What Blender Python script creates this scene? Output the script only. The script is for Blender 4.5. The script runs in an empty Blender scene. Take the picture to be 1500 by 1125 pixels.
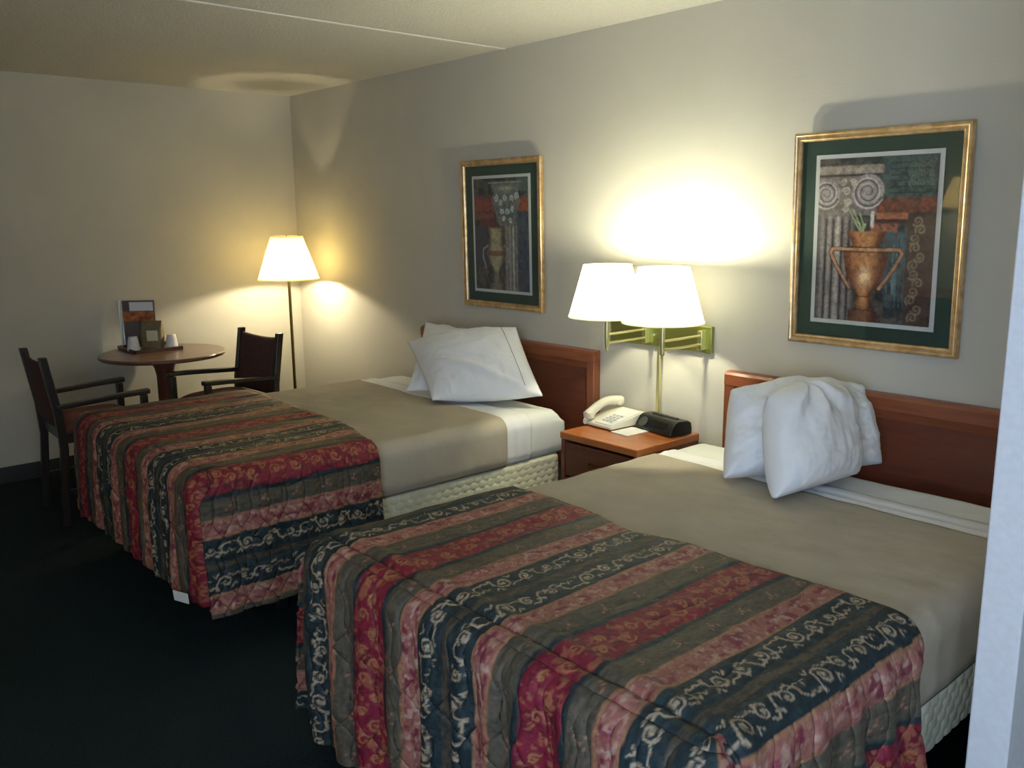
import bpy, bmesh, math, random
import numpy as np
from mathutils import Vector, Matrix, Euler
random.seed(4); rng = np.random.default_rng(7)
PI = math.pi
C = bpy.context.scene.collection
SC = bpy.context.scene

# ------------------------------------------------------------------ materials
def mat(name, color=(.5,.5,.5), rough=.6, metal=0., spec=.5, coat=0., build=None):
    m = bpy.data.materials.new(name); m.use_nodes = True
    nt = m.node_tree; b = nt.nodes['Principled BSDF']
    b.inputs['Base Color'].default_value = (*color, 1)
    b.inputs['Roughness'].default_value = rough
    b.inputs['Metallic'].default_value = metal
    b.inputs['Specular IOR Level'].default_value = spec
    b.inputs['Coat Weight'].default_value = coat
    b.inputs['Coat Roughness'].default_value = .15
    if build: build(nt, b)
    return m
def nd(nt, t, **kw):
    n = nt.nodes.new(t)
    for k, v in kw.items():
        if k in n.inputs: n.inputs[k].default_value = v
        else: setattr(n, k, v)
    return n
def coords(nt, scale=(1,1,1), kind='Object'):
    tc = nd(nt, 'ShaderNodeTexCoord'); mp = nd(nt, 'ShaderNodeMapping')
    mp.inputs['Scale'].default_value = scale
    nt.links.new(tc.outputs[kind], mp.inputs[0]); return mp.outputs[0]
def ramp(nt, src, stops):
    r = nd(nt, 'ShaderNodeValToRGB'); e = r.color_ramp.elements
    while len(e) < len(stops): e.new(.5)
    for i, (p, c) in enumerate(stops): e[i].position = p; e[i].color = (*c, 1)
    nt.links.new(src, r.inputs[0]); return r.outputs[0]
def bump(nt, b, src, strength=.3, dist=.002):
    n = nd(nt, 'ShaderNodeBump'); n.inputs['Strength'].default_value = strength; n.inputs['Distance'].default_value = dist
    nt.links.new(src, n.inputs['Height']); nt.links.new(n.outputs[0], b.inputs['Normal']); return n
def noisy(col1, col2, scale=(8,8,8), sc=1., bs=.2, bd=.002, bscale=None, detail=4):
    def f(nt, b):
        n = nd(nt, 'ShaderNodeTexNoise', Scale=sc, Detail=detail); nt.links.new(coords(nt, scale), n.inputs['Vector'])
        nt.links.new(ramp(nt, n.outputs['Fac'], [(.3, col1), (.7, col2)]), b.inputs['Base Color'])
        if bs:
            n2 = nd(nt, 'ShaderNodeTexNoise', Scale=1., Detail=3); nt.links.new(coords(nt, bscale or scale), n2.inputs['Vector'])
            bump(nt, b, n2.outputs['Fac'], bs, bd)
    return f
def wood(c1, c2, scale):
    def f(nt, b):
        v = coords(nt, scale)
        n = nd(nt, 'ShaderNodeTexNoise', Scale=1., Detail=6, Distortion=.6); nt.links.new(v, n.inputs['Vector'])
        nt.links.new(ramp(nt, n.outputs['Fac'], [(.3, c1), (.52, c2), (.75, tuple(x*.8+y*.2 for x, y in zip(c1, c2)))]), b.inputs['Base Color'])
        bump(nt, b, n.outputs['Fac'], .08, .001)
    return f

M = {}
def wallmat(nt, b):
    n = nd(nt, 'ShaderNodeTexNoise', Scale=1., Detail=3); nt.links.new(coords(nt, (2.2, 2.2, 2.2)), n.inputs['Vector'])
    nt.links.new(ramp(nt, n.outputs['Fac'], [(.3, (.53,.515,.44)), (.7, (.57,.55,.475))]), b.inputs['Base Color'])
    n2 = nd(nt, 'ShaderNodeTexNoise', Scale=1., Detail=3); nt.links.new(coords(nt, (60, 60, 160)), n2.inputs['Vector'])
    bump(nt, b, n2.outputs['Fac'], .25, .002)
M['wall'] = mat('wallpaper', rough=.75, spec=.2, build=wallmat)
M['ceil'] = mat('popcorn ceiling', rough=.9, spec=.1, build=noisy((.56,.55,.50), (.64,.63,.58), (90,90,90), 1, .7, .006))
M['seam'] = mat('ceiling joint paint', (.75,.74,.70), .8, spec=.1)
M['partition'] = mat('painted partition', rough=.6, spec=.3, build=noisy((.66,.66,.66), (.72,.72,.72), (60,60,60), 1, .15, .001))
M['carpet'] = mat('dark green carpet', rough=.95, spec=.1, build=noisy((.006,.012,.013), (.014,.025,.028), (140,140,140), 1, .8, .006))
M['vinyl'] = mat('dark cove base', (.012,.014,.014), .5)
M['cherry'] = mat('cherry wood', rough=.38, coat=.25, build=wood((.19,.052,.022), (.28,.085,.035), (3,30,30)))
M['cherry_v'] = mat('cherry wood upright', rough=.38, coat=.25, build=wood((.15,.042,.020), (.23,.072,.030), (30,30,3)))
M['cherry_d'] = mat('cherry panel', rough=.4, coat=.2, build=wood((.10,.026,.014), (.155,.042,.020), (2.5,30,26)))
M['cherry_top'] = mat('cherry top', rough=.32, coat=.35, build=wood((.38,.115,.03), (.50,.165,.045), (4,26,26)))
M['walnut'] = mat('brown wood', rough=.3, coat=.4, build=wood((.10,.045,.028), (.17,.08,.05), (24,4,24)))
M['redpost'] = mat('red brown wood', rough=.45, build=wood((.10,.032,.02), (.16,.055,.035), (30,30,3)))
M['ebony'] = mat('dark chair wood', rough=.35, coat=.2, build=wood((.010,.008,.006), (.02,.014,.010), (20,20,4)))
M['uphol'] = mat('maroon upholstery', rough=.85, build=noisy((.11,.030,.024), (.17,.05,.038), (90,90,90), 1, .3, .002))
M['uphol_d'] = mat('dark brown upholstery', rough=.8, build=noisy((.05,.020,.018), (.085,.035,.030), (90,90,90), 1, .3, .002))
M['brass'] = mat('brass', (.74,.70,.36), .3, .9)
M['brass_plate'] = mat('polished brass plate', (.44,.47,.15), .33, .9)
M['brass_dk'] = mat('antique brass', (.22,.17,.05), .35, 1.)
M['gold'] = mat('gilt frame', rough=.35, metal=.75, build=noisy((.50,.32,.14), (.78,.58,.34), (30,30,30), 1, .1, .001))
M['gold_d'] = mat('gilt frame groove', (.22,.11,.035), .4, .6)
M['green_mat'] = mat('green picture mat', rough=.7, build=noisy((.016,.048,.034), (.022,.060,.042), (60,60,60), 1, .1, .001))
M['white_mat'] = mat('white picture mat', (.62,.64,.60), .7)
M['sheet'] = mat('white cotton', rough=.85, spec=.2, build=noisy((.83,.84,.84), (.89,.90,.90), (5,5,5), 1, .5, .006, (13,13,13)))
M['sheet_fit'] = mat('white percale', rough=.85, spec=.2, build=noisy((.80,.82,.78), (.85,.87,.83), (5,5,5), 1, .12, .003, (14,14,14)))
M['stitch'] = mat('grey stitching', (.25,.24,.20), .8)
M['blanket'] = mat('tan blanket', rough=.95, spec=.1, build=noisy((.43,.385,.30), (.49,.44,.345), (7,7,7), 1, .35, .003, (60,60,60)))
M['ticking'] = mat('cream quilted ticking', rough=.7, build=noisy((.72,.72,.54), (.80,.80,.62), (30,30,30), 1, .2, .002))
M['black'] = mat('black plastic', (.010,.012,.011), .28)
M['black_m'] = mat('black matt plastic', (.02,.022,.022), .6)
M['steel'] = mat('dark steel', (.04,.04,.04), .4, .8)
M['phone'] = mat('cream phone plastic', (.74,.71,.58), .35)
M['phone_face'] = mat('phone face plate', (.80,.80,.78), .4)
M['key'] = mat('phone key', (.55,.55,.52), .4)
M['paper'] = mat('white paper', (.86,.86,.84), .8)
M['lcd'] = mat('dark clock display', (.015,.012,.010), .1)
M['grille'] = mat('speaker grille', (.06,.06,.05), .5)
M['cup'] = mat('wrapped white cup', rough=.5, build=noisy((.66,.64,.66), (.80,.78,.78), (30,30,30), 1, .3, .003))
M['kraft'] = mat('brown coffee bag', rough=.5, build=noisy((.15,.11,.05), (.22,.17,.08), (30,30,30), 1, .5, .004))
M['label'] = mat('pale label', (.62,.60,.42), .6)
M['tray_rim'] = mat('tray', rough=.35, build=wood((.06,.025,.018), (.09,.04,.03), (20,20,20)))
M['tray_in'] = mat('tray liner', (.26,.20,.14), .5)
M['blueglass'] = mat('clear acrylic edge', (.80,.86,.98), .1)
M['card_head'] = mat('card header', (.75,.75,.80), .5)
M['card_dark'] = mat('card border', (.16,.12,.10), .5)
M['card_food'] = mat('card picture', rough=.5, build=noisy((.12,.03,.015), (.62,.20,.05), (28,28,40), 1, 0))
M['tag'] = mat('white care label', (.62,.64,.62), .7)
def attr_mat(name, rough, bs, bd, bscale, sheen=0.):
    def f(nt, b):
        a = nd(nt, 'ShaderNodeAttribute'); a.attribute_name = 'pattern'
        nt.links.new(a.outputs['Color'], b.inputs['Base Color'])
        n2 = nd(nt, 'ShaderNodeTexNoise', Scale=1., Detail=4); nt.links.new(coords(nt, bscale), n2.inputs['Vector'])
        bump(nt, b, n2.outputs['Fac'], bs, bd)
        b.inputs['Sheen Weight'].default_value = sheen
    return mat(name, rough=rough, spec=.35, build=f)
M['spread'] = attr_mat('striped satin bedspread', .62, .55, .006, (70,70,70))
M['art'] = attr_mat('printed picture', .6, .1, .001, (90,90,90))
def shade_mat(name, col, tcol, tr=.6):
    m = bpy.data.materials.new(name); m.use_nodes = True; nt = m.node_tree; nt.nodes.clear()
    out = nd(nt, 'ShaderNodeOutputMaterial'); mx = nd(nt, 'ShaderNodeMixShader')
    d = nd(nt, 'ShaderNodeBsdfDiffuse'); t = nd(nt, 'ShaderNodeBsdfTranslucent')
    n = nd(nt, 'ShaderNodeTexNoise', Scale=1., Detail=2); nt.links.new(coords(nt, (150,150,150)), n.inputs['Vector'])
    nt.links.new(ramp(nt, n.outputs['Fac'], [(.3, tuple(c*.93 for c in tcol)), (.7, tcol)]), t.inputs['Color'])
    d.inputs['Color'].default_value = (*col, 1); mx.inputs[0].default_value = tr
    nt.links.new(d.outputs[0], mx.inputs[1]); nt.links.new(t.outputs[0], mx.inputs[2]); nt.links.new(mx.outputs[0], out.inputs[0]); return m
M['shade'] = shade_mat('white lamp shade', (.85,.84,.80), (.99,.975,.90), .88)
M['shade_warm'] = shade_mat('cream lamp shade', (.80,.76,.62), (.90,.74,.36), .6)
def glass_mat(name, tint=(1,1,1), ior=1.5):
    m = bpy.data.materials.new(name); m.use_nodes = True; nt = m.node_tree; nt.nodes.clear()
    out = nd(nt, 'ShaderNodeOutputMaterial'); mx = nd(nt, 'ShaderNodeMixShader'); lw = nd(nt, 'ShaderNodeLayerWeight', Blend=.5)
    pw = nd(nt, 'ShaderNodeMath', operation='POWER'); pw.inputs[1].default_value = 5; nt.links.new(lw.outputs['Facing'], pw.inputs[0])
    fr = nd(nt, 'ShaderNodeMath', operation='MULTIPLY_ADD'); fr.inputs[1].default_value = .95; fr.inputs[2].default_value = ((ior-1)/(ior+1))**2; nt.links.new(pw.outputs[0], fr.inputs[0])
    g = nd(nt, 'ShaderNodeBsdfGlossy', Roughness=0.02); t = nd(nt, 'ShaderNodeBsdfTransparent'); t.inputs[0].default_value = (*tint, 1)
    nt.links.new(fr.outputs[0], mx.inputs[0]); nt.links.new(t.outputs[0], mx.inputs[1]); nt.links.new(g.outputs[0], mx.inputs[2]); nt.links.new(mx.outputs[0], out.inputs[0]); return m
M['glass'] = glass_mat('picture glass', ior=1.6)
M['pane'] = glass_mat('window glass', (.95,.97,1))
M['acrylic'] = glass_mat('clear acrylic', (.9,.92,.97))
def bulb_mat():
    m = bpy.data.materials.new('lit bulb'); m.use_nodes = True; nt = m.node_tree; nt.nodes.clear()
    out = nd(nt, 'ShaderNodeOutputMaterial'); e = nd(nt, 'ShaderNodeEmission'); e.inputs[0].default_value = (1,.86,.62,1); e.inputs[1].default_value = 6
    nt.links.new(e.outputs[0], out.inputs[0]); return m
M['bulb'] = bulb_mat()

# ------------------------------------------------------------------ object helpers
def tag(o, label, cat, group=None):
    o['label'] = label; o['category'] = cat
    if group: o['group'] = group
    return o
def thing(name, loc, label, cat, rz=0, group=None):
    o = bpy.data.objects.new(name, None); C.objects.link(o); o.location = loc; o.rotation_euler = (0,0,rz)
    o.empty_display_size = .1
    return tag(o, label, cat, group)
def finish(name, me, m, parent=None, smooth=False, loc=(0,0,0)):
    for mm in (m if isinstance(m, (list, tuple)) else [m]): me.materials.append(M[mm])
    o = bpy.data.objects.new(name, me); C.objects.link(o); o.location = loc
    if smooth:
        me.polygons.foreach_set('use_smooth', [True]*len(me.polygons))
    if parent: o.parent = parent
    return o
def obj(name, bm, m, parent=None, smooth=None, bevel=0, loc=(0,0,0)):
    bmesh.ops.recalc_face_normals(bm, faces=bm.faces)
    me = bpy.data.meshes.new(name); bm.to_mesh(me); bm.free()
    o = finish(name, me, m, parent, smooth is True, loc)
    if smooth is None:          # smooth by angle
        me.polygons.foreach_set('use_smooth', [True]*len(me.polygons)); me.set_sharp_from_angle(angle=math.radians(35))
    if bevel:
        b = o.modifiers.new('bevel', 'BEVEL'); b.width = bevel; b.segments = 3; b.limit_method = 'ANGLE'; b.angle_limit = math.radians(40)
    return o
def struct(o): o['kind'] = 'structure'; return o
def nb(): return bmesh.new()
def box(bm, c, s, rot=None, taper=None):
    r = bmesh.ops.create_cube(bm, size=1)['verts']
    for v in r:
        v.co = Vector((v.co.x*s[0], v.co.y*s[1], v.co.z*s[2]))
        if taper and v.co.z < 0: v.co.x *= taper; v.co.y *= taper
        if rot: v.co = rot @ v.co
        v.co += Vector(c)
    return r
def bx(bm, x0, x1, y0, y1, z0, z1): return box(bm, ((x0+x1)/2, (y0+y1)/2, (z0+z1)/2), (x1-x0, y1-y0, z1-z0))
def tube(bm, pts, r, n=12, cap=True):
    pts = [Vector(p) for p in pts]; rings = []
    rr = r if isinstance(r, (list, tuple)) else [r]*len(pts)
    up = Vector((0,0,1)); 
    d0 = (pts[1]-pts[0]).normalized()
    a = d0.cross(up); a = a.normalized() if a.length > 1e-3 else Vector((1,0,0))
    for i, p in enumerate(pts):
        d = (pts[min(i+1, len(pts)-1)] - pts[max(i-1, 0)]).normalized()
        a = (a - d*a.dot(d)).normalized(); b = d.cross(a)
        rings.append([bm.verts.new(p + (a*math.cos(2*PI*k/n) + b*math.sin(2*PI*k/n))*rr[i]) for k in range(n)])
    for i in range(len(rings)-1):
        for k in range(n): bm.faces.new([rings[i][k], rings[i][(k+1)%n], rings[i+1][(k+1)%n], rings[i+1][k]])
    if cap: bm.faces.new(rings[0][::-1]); bm.faces.new(rings[-1])
def lathe(bm, prof, c=(0,0,0), n=40, closed=False):
    rings = []
    for r, z in prof:
        if r < 1e-5: rings.append([bm.verts.new((c[0], c[1], c[2]+z))])
        else: rings.append([bm.verts.new((c[0]+r*math.cos(2*PI*k/n), c[1]+r*math.sin(2*PI*k/n), c[2]+z)) for k in range(n)])
    prs = list(zip(rings, rings[1:])) + ([(rings[-1], rings[0])] if closed else [])
    for A, B in prs:
        for k in range(n):
            k2 = (k+1) % n
            if len(A) == 1 and len(B) == 1: continue
            if len(A) == 1: bm.faces.new([A[0], B[k2], B[k]])
            elif len(B) == 1: bm.faces.new([A[k], A[k2], B[0]])
            else: bm.faces.new([A[k], A[k2], B[k2], B[k]])
def rounded_poly(bm, pts, z0, z1):
    lo = [bm.verts.new((x, y, z0)) for x, y in pts]; hi = [bm.verts.new((x, y, z1)) for x, y in pts]
    n = len(pts)
    for i in range(n): bm.faces.new([lo[i], lo[(i+1)%n], hi[(i+1)%n], hi[i]])
    bm.faces.new(lo[::-1]); bm.faces.new(hi)
def ext(bm, pts, axis, a, b):          # profile extruded along an axis; pts are the other two coordinates in order
    def P(u, v, w):
        return {'x': (w, u, v), 'y': (u, w, v), 'z': (u, v, w)}[axis]
    A = [bm.verts.new(P(u, v, a)) for u, v in pts]; B = [bm.verts.new(P(u, v, b)) for u, v in pts]; n = len(pts)
    for i in range(n): bm.faces.new([A[i], A[(i+1)%n], B[(i+1)%n], B[i]])
    bm.faces.new(A[::-1]); bm.faces.new(B)
def grid_mesh(name, P, m, parent=None, color=None, wrap=False, loc=(0,0,0)):   # P: (nu, nv, 3)
    nu, nv = P.shape[:2]
    idx = np.arange(nu*nv).reshape(nu, nv)
    if wrap: idx = np.vstack([idx, idx[:1]])
    q = np.stack([idx[:-1, :-1], idx[1:, :-1], idx[1:, 1:], idx[:-1, 1:]], -1).reshape(-1, 4)
    return raw_mesh(name, P.reshape(-1, 3), q, m, parent, None if color is None else color.reshape(-1, 3), loc)
def raw_mesh(name, V, Q, m, parent=None, color=None, loc=(0,0,0)):
    me = bpy.data.meshes.new(name)
    me.vertices.add(len(V)); me.vertices.foreach_set('co', V.astype(np.float32).ravel())
    me.loops.add(Q.size); me.loops.foreach_set('vertex_index', Q.astype(np.int32).ravel())
    me.polygons.add(len(Q)); me.polygons.foreach_set('loop_start', np.arange(0, Q.size, 4, dtype=np.int32))
    me.update(calc_edges=True); me.validate()
    if color is not None:
        a = me.color_attributes.new('pattern', 'FLOAT_COLOR', 'POINT')
        a.data.foreach_set('color', np.hstack([color, np.ones((len(color), 1))]).astype(np.float32).ravel())
    return finish(name, me, m, parent, True, loc)

# ------------------------------------------------------------------ numpy noise
_T = rng.random((256, 256))
def vn(x, y, seed=0):
    x = np.asarray(x, float) + seed*17.31; y = np.asarray(y, float) + seed*9.77
    xi = np.floor(x).astype(int); yi = np.floor(y).astype(int); fx = x-xi; fy = y-yi
    fx = fx*fx*(3-2*fx); fy = fy*fy*(3-2*fy)
    g = lambda i, j: _T[(xi+i) & 255, (yi+j) & 255]
    return (g(0,0)*(1-fx)+g(1,0)*fx)*(1-fy) + (g(0,1)*(1-fx)+g(1,1)*fx)*fy
def fbm(x, y, seed=0, o=4):
    s = 0; a = .5; t = 0
    for k in range(o): s = s + a*vn(x*2**k, y*2**k, seed+k); t += a; a *= .55
    return s/t
def ss(a, b, x): t = np.clip((x-a)/(b-a), 0, 1); return t*t*(3-2*t)
def mixc(a, b, t): t = np.asarray(t)[..., None]; return a*(1-t) + np.asarray(b)*t
def dpoly(x, y, pts):
    d = np.full(x.shape, 9.); 
    for (ax, ay), (bx_, by_) in zip(pts, pts[1:]):
        ex, ey = bx_-ax, by_-ay; L = ex*ex+ey*ey+1e-12
        t = np.clip(((x-ax)*ex+(y-ay)*ey)/L, 0, 1)
        d = np.minimum(d, np.hypot(x-ax-t*ex, y-ay-t*ey))
    return d
def spiral(cx, cy, r0, a0, turns, sgn=1, n=16):
    return [(cx+r0*(1-.80*i/n)*math.cos(a0+sgn*2*PI*turns*i/n), cy+r0*(1-.80*i/n)*math.sin(a0+sgn*2*PI*turns*i/n)) for i in range(n+1)]

# ------------------------------------------------------------------ bedspread pattern
VINE_L = .27
def vine(t, v):      # t along the stripe, v across (metres, centred); returns mask of the cream vine
    tt = np.mod(t, VINE_L); out = np.zeros(t.shape)
    H = .026
    strokes = []
    def add(pts, w): strokes.append((pts, w))
    a = spiral(.040, -.004, .022, PI*.75, 1.35, -1); add(a, .0030)
    add([(.010,-.030), (.013,-.012), a[0]], .0030)
    add([(-.012,-.024), (.004,-.020), (.016,-.030)], .0030); add([(.020,.026), (.012,.014), (.004,.022)], .0024)
    add([(.052,.022), (.066,.014), (.082,.016), (.094,.008)], .0026); add([(.060,-.028), (.068,-.016), (.078,-.024)], .0022)
    b = spiral(.108, .000, .019, PI*.2, 1.3, 1); add(b, .0028); add([(.094,.008), (.104,.022), b[0]], .0026)
    add([(.112,-.020), (.130,-.024), (.142,-.010), (.146,.008), (.158,.018), (.172,.012)], .0028)
    add([(.132,-.010), (.142,-.010), (.150,-.018)], .0026)
    c = spiral(.186, -.004, .018, PI*.9, 1.25, -1); add(c, .0026); add([(.172,.012), (.176,.016), c[0]], .0022)
    add([(.196,.016), (.212,.022), (.222,.006), (.220,-.012), (.234,-.024), (.250,-.020), (.258,-.024)], .0028)
    add([(.206,.006), (.222,.006), (.232,.014), (.240,.008)], .0026); add([(.244,-.002), (.252,.010), (.262,.006)], .0022)
    for pts, w in strokes:
        for sh in (0, VINE_L, -VINE_L):
            d = dpoly(tt+sh, v, pts) if True else 0
            out = np.maximum(out, 1-ss(w*.5, w*1.25, d))
    for (cx, cy, r) in ((.040,-.004,.006), (.108,0,.005), (.186,-.004,.005), (.012,-.026,.006), (.150,-.016,.005)):
        for sh in (0, -VINE_L): out = np.maximum(out, 1-ss(r*.7, r*1.2, np.hypot(tt+sh-cx, v-cy)))
    return out
PINK=(.34,.125,.095); TAN=(.42,.215,.115); OLIVE=(.112,.094,.062); RED=(.225,.012,.034); TEAL=(.012,.026,.030); CREAM=(.50,.40,.27)
def pattern(s, t, off):
    s = s + .006*(fbm(t*9, s*6, 3)-.5) + .003*(vn(t*34, s*10, 8)-.5)
    q = np.mod(s-off, .63)
    col = np.zeros(s.shape+(3,))
    n1 = fbm(s*160, t*60, 1, 3); n2 = fbm(s*55, t*40, 2, 3); n3 = fbm(s*120, t*120, 5, 3)
    def band(a, b, c): 
        nonlocal col
        k = ss(a-.002, a+.002, q)*(1-ss(b-.002, b+.002, q)); col = mixc(col, c, k)
    # pink stripes with tan borders and magenta / cream blooms
    def pinkc():
        c = mixc(np.broadcast_to(PINK, col.shape), (.50,.25,.19), ss(.45,.75,n3)*.7)
        c = mixc(c, (.20,.02,.045), ss(.53,.66,n2)*.85)
        c = mixc(c, (.55,.36,.27), ss(.60,.72,fbm(s*90, t*70, 11, 2))*.8); return c
    P_ = pinkc()
    def pink(a, b):
        band(a, b, np.array(P_))
        for e in (a, b):
            k = 1-ss(.006, .011, np.abs(q-e) + .004*(vn(t*60, e*9, 4)-.5)); k = k*ss(a-.002, a+.002, q)*(1-ss(b-.002, b+.002, q))
            c2 = mixc(np.broadcast_to(TAN, col.shape), (.30,.14,.07), ss(.4,.7,n3)); 
            set_(k, c2)
    def set_(k, c):
        nonlocal col
        col = mixc(col, c, k)
    def olive(a, b):
        c = mixc(np.broadcast_to(OLIVE, col.shape), (.055,.048,.035), ss(.4,.7,n1)*.7)
        c = mixc(c, (.15,.125,.085), ss(.55,.8,n3)*.5)
        mid = (a+b)/2; L = .115
        tt = np.mod(t + a*3.1, L)-L/2
        for dx, dy, r in ((0,0,.009), (.013,.008,.006), (-.012,.009,.006), (.004,-.013,.006)):
            x = tt-dx; y = q-mid-dy; th = np.arctan2(y, x); rr = np.hypot(x, y)
            k = 1-ss(r*.6, r*(.95), rr/(.72+.35*np.cos(5*th+dx*90)))
            c = mixc(c, (.40,.19,.12), k*.9)
        k = (1-ss(.0012,.0026, np.abs(y+.006*np.sin(tt*70))))*.35; c = mixc(c, (.22,.14,.08), k)
        band(a, b, c)
    def red(a, b):
        c = mixc(np.broadcast_to(RED, col.shape), (.12,.006,.02), ss(.5,.7,n2)*.8)
        c = mixc(c, (.34,.035,.045), ss(.6,.8,n3)*.6)
        mid = (a+b)/2; L = .17
        tt = np.mod(t, L)
        g = np.zeros(s.shape)
        for (cx, cy, r0, a0, sg) in ((.03,.012,.022,.5,1), (.075,-.016,.018,2.,-1), (.12,.014,.020,3.3,1), (.152,-.020,.014,1.,-1)):
            for sh in (0, -L, L): g = np.maximum(g, 1-ss(.0018, .0036, dpoly(tt+sh, q-mid, spiral(cx, cy, r0, a0, 1.1, sg, 12))))
        for (cx, cy, r) in ((.03,.012,.010), (.10,.022,.008), (.12,.014,.010), (.055,-.03,.008), (.152,-.02,.008)):
            x = tt-cx; y = q-mid-cy; th = np.arctan2(y, x)
            g = np.maximum(g, (1-ss(r*.7, r*1.1, np.hypot(x, y)/(.7+.4*np.cos(5*th))))*.8)
        g = np.maximum(g, .55*ss(.60,.68, fbm(s*75, t*75, 21, 2)))
        c = mixc(c, (.46,.21,.08), g*.8)
        band(a, b, c)
    def teal(a, b):
        c = mixc(np.broadcast_to(TEAL, col.shape), (.030,.055,.058), ss(.45,.75,n1)*.8); band(a, b, c)
    def scroll(a, b, ph, fl):
        teal(a, b); mid = (a+b)/2
        k = vine(t+ph, (q-mid)*fl)
        kk = k*ss(a, a+.002, q)*(1-ss(b-.002, b, q))
        set_(kk, mixc(np.broadcast_to(CREAM, col.shape), (.33,.24,.15), ss(.45,.7,n3)))
    pink(0, .072); olive(.072, .155); teal(.150, .164); red(.164, .282); teal(.282, .297)
    olive(.297, .365); pink(.365, .437); scroll(.437, .522, .0, 1); 
    band(.522, .545, mixc(np.broadcast_to((.085,.070,.045), col.shape), (.04,.035,.028), ss(.4,.7,n1)))
    scroll(.545, .6301, .09, -1)
    return col*.76

# ------------------------------------------------------------------ bedspread
def bedspread(name, label, xc, hx, yhead, yfoot, ztop, dl, dr, df, off, seed, ds=.004, crease=.0, flare=.0, gather=.015):
    r = .065
    arc = r*PI/2
    xl, xr, yf = xc-hx+r, xc+hx-r, yfoot+r          # inner rectangle
    def disp(s, t, drop, tau):
        d = .007*(fbm(s*11, t*5, seed, 3)-.5) + .006*(fbm(s*38, t*9, seed+5, 2)-.5) + .0055*(np.abs(2*vn(s*26+1.5*vn(t*7, s*3, seed), t*3.2, seed+9)-1)-.5)
        k = ss(.0, .3, drop)
        g = np.sin(2*PI*(tau/.125 + .8*vn(tau*3, drop*1.5, seed+2)))
        d = d + k*(gather*g + gather*1.05*(fbm(tau*9, drop*3, seed+7, 3)-.5)) + ss(.0,.5,drop)*.012
        # quilting lines on the drop: dents along slanted wavy lines
        w = np.abs(np.mod((tau + .25*drop + .02*np.sin(drop*26))/.062, 1)-.5)*2
        w2 = np.abs(np.mod((tau - .45*drop + .02*np.sin(drop*31+1))/.078, 1)-.5)*2
        d = d - .007*ss(.70, 1., w)*ss(.02,.12,drop) - .005*ss(.8, 1., w2)*ss(.05,.15,drop)
        return d
    # --- top, with the side drops
    S0, S1 = -(hx-r+arc+dl), (hx-r+arc+dr)
    s = np.arange(S0, S1+ds, ds); nt_ = int((yhead(0)-yf)/ds)
    v = np.linspace(0, 1, nt_+1)
    Sg, Vg = np.meshgrid(s, v, indexing='ij')
    yh = yhead(Sg); Y = yh*(1-Vg) + yf*Vg
    e = np.abs(Sg)-(hx-r); sg = np.sign(Sg)
    th = np.clip(e/r, 0, PI/2); dn = np.maximum(e-arc, 0)
    drop = np.maximum(e, 0)
    nx = sg*np.sin(th); nz = np.cos(th)
    X = xc + sg*(np.minimum(np.abs(Sg), hx-r)) + r*nx + sg*flare*(dn/.4)**1.3
    Z = ztop - r + r*nz - dn
    D = disp(Sg, Y, drop*1., Y)
    D = D - crease*np.exp(-((Y-(yf+.012))/.007)**2)*(drop <= arc) + crease*.7*np.exp(-((Y-(yf+.045))/.022)**2)*(drop <= arc)
    edge = ss(0, .03, np.abs(yh-Y)); D = D*(.4+.6*edge) - .004*(1-edge)
    Ys = Y - .056*ss(.04, .14, drop)*ss(yf+.5, yf, Y)
    A = np.stack([X+nx*D, Ys, Z+nz*D], -1)
    colA = pattern(Sg, Y, off)
    nA = A.shape[:2]
    # --- foot drop with both corners
    w = np.arange(0, arc+df+ds, ds)
    xs = np.arange(xl, xr+ds*.5, ds); xs[-1] = xr
    na = 15
    ang = np.linspace(0, PI/2, na)
    tab = int(.10/ds)                               # the foot panel tucks behind the side drops
    pathx = np.concatenate([np.full(tab+na-1, xl), xs, np.full(tab+na-1, xr)])
    a_l = np.concatenate([np.full(tab, PI/2), ang[::-1][:-1]]); a_r = np.concatenate([ang[1:], np.full(tab, PI/2)])
    phi = np.concatenate([-a_l, np.zeros(len(xs)), a_r])           # 0 = facing foot, +-90 = facing the sides
    back = np.concatenate([np.linspace(.10, 0, tab), np.zeros(na-1+len(xs)+na-1), np.linspace(0, .10, tab)])
    tau = np.concatenate([[0], np.cumsum(np.hypot(np.diff(pathx), np.diff(back)) + np.abs(np.diff(phi))*r)])
    Pi, Wg = np.meshgrid(np.arange(len(pathx)), w, indexing='ij')
    ph = phi[Pi]; bx_ = pathx[Pi]; by_ = yf + back[Pi]; T = tau[Pi]
    th = np.clip(Wg/r, 0, PI/2); dn = np.maximum(Wg-arc, 0)
    isb = back[Pi] > 0
    nxy = np.sin(th); nz = np.cos(th)
    inset = np.where(isb | (np.abs(ph) > 1.2), -.014, 0.)*ss(0, .05, Wg)
    ox, oy = np.sin(ph), -np.cos(ph)
    sU = np.where(np.abs(ph) < .01, bx_-xc, np.sign(ph)*(hx-r) + ph*r*1.0)
    tU = yf - Wg
    D = disp(sU, tU, Wg, T)
    D = D - crease*np.exp(-((Wg+.012)/.007)**2) - .45*crease*np.exp(-((Wg-.03)/.006)**2)
    # corner pleat
    pl = np.exp(-((np.abs(ph)-.75)/.22)**2)*ss(.03,.35,Wg)
    D = D + .012*pl + inset
    B = np.stack([bx_ + ox*(r*nxy+D*nxy), by_ + oy*(r*nxy+D*nxy), ztop - r + r*nz - dn + D*nz], -1)
    colB = pattern(sU, tU, off)
    V = np.vstack([A.reshape(-1,3), B.reshape(-1,3)]); col = np.vstack([colA.reshape(-1,3), colB.reshape(-1,3)])
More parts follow.
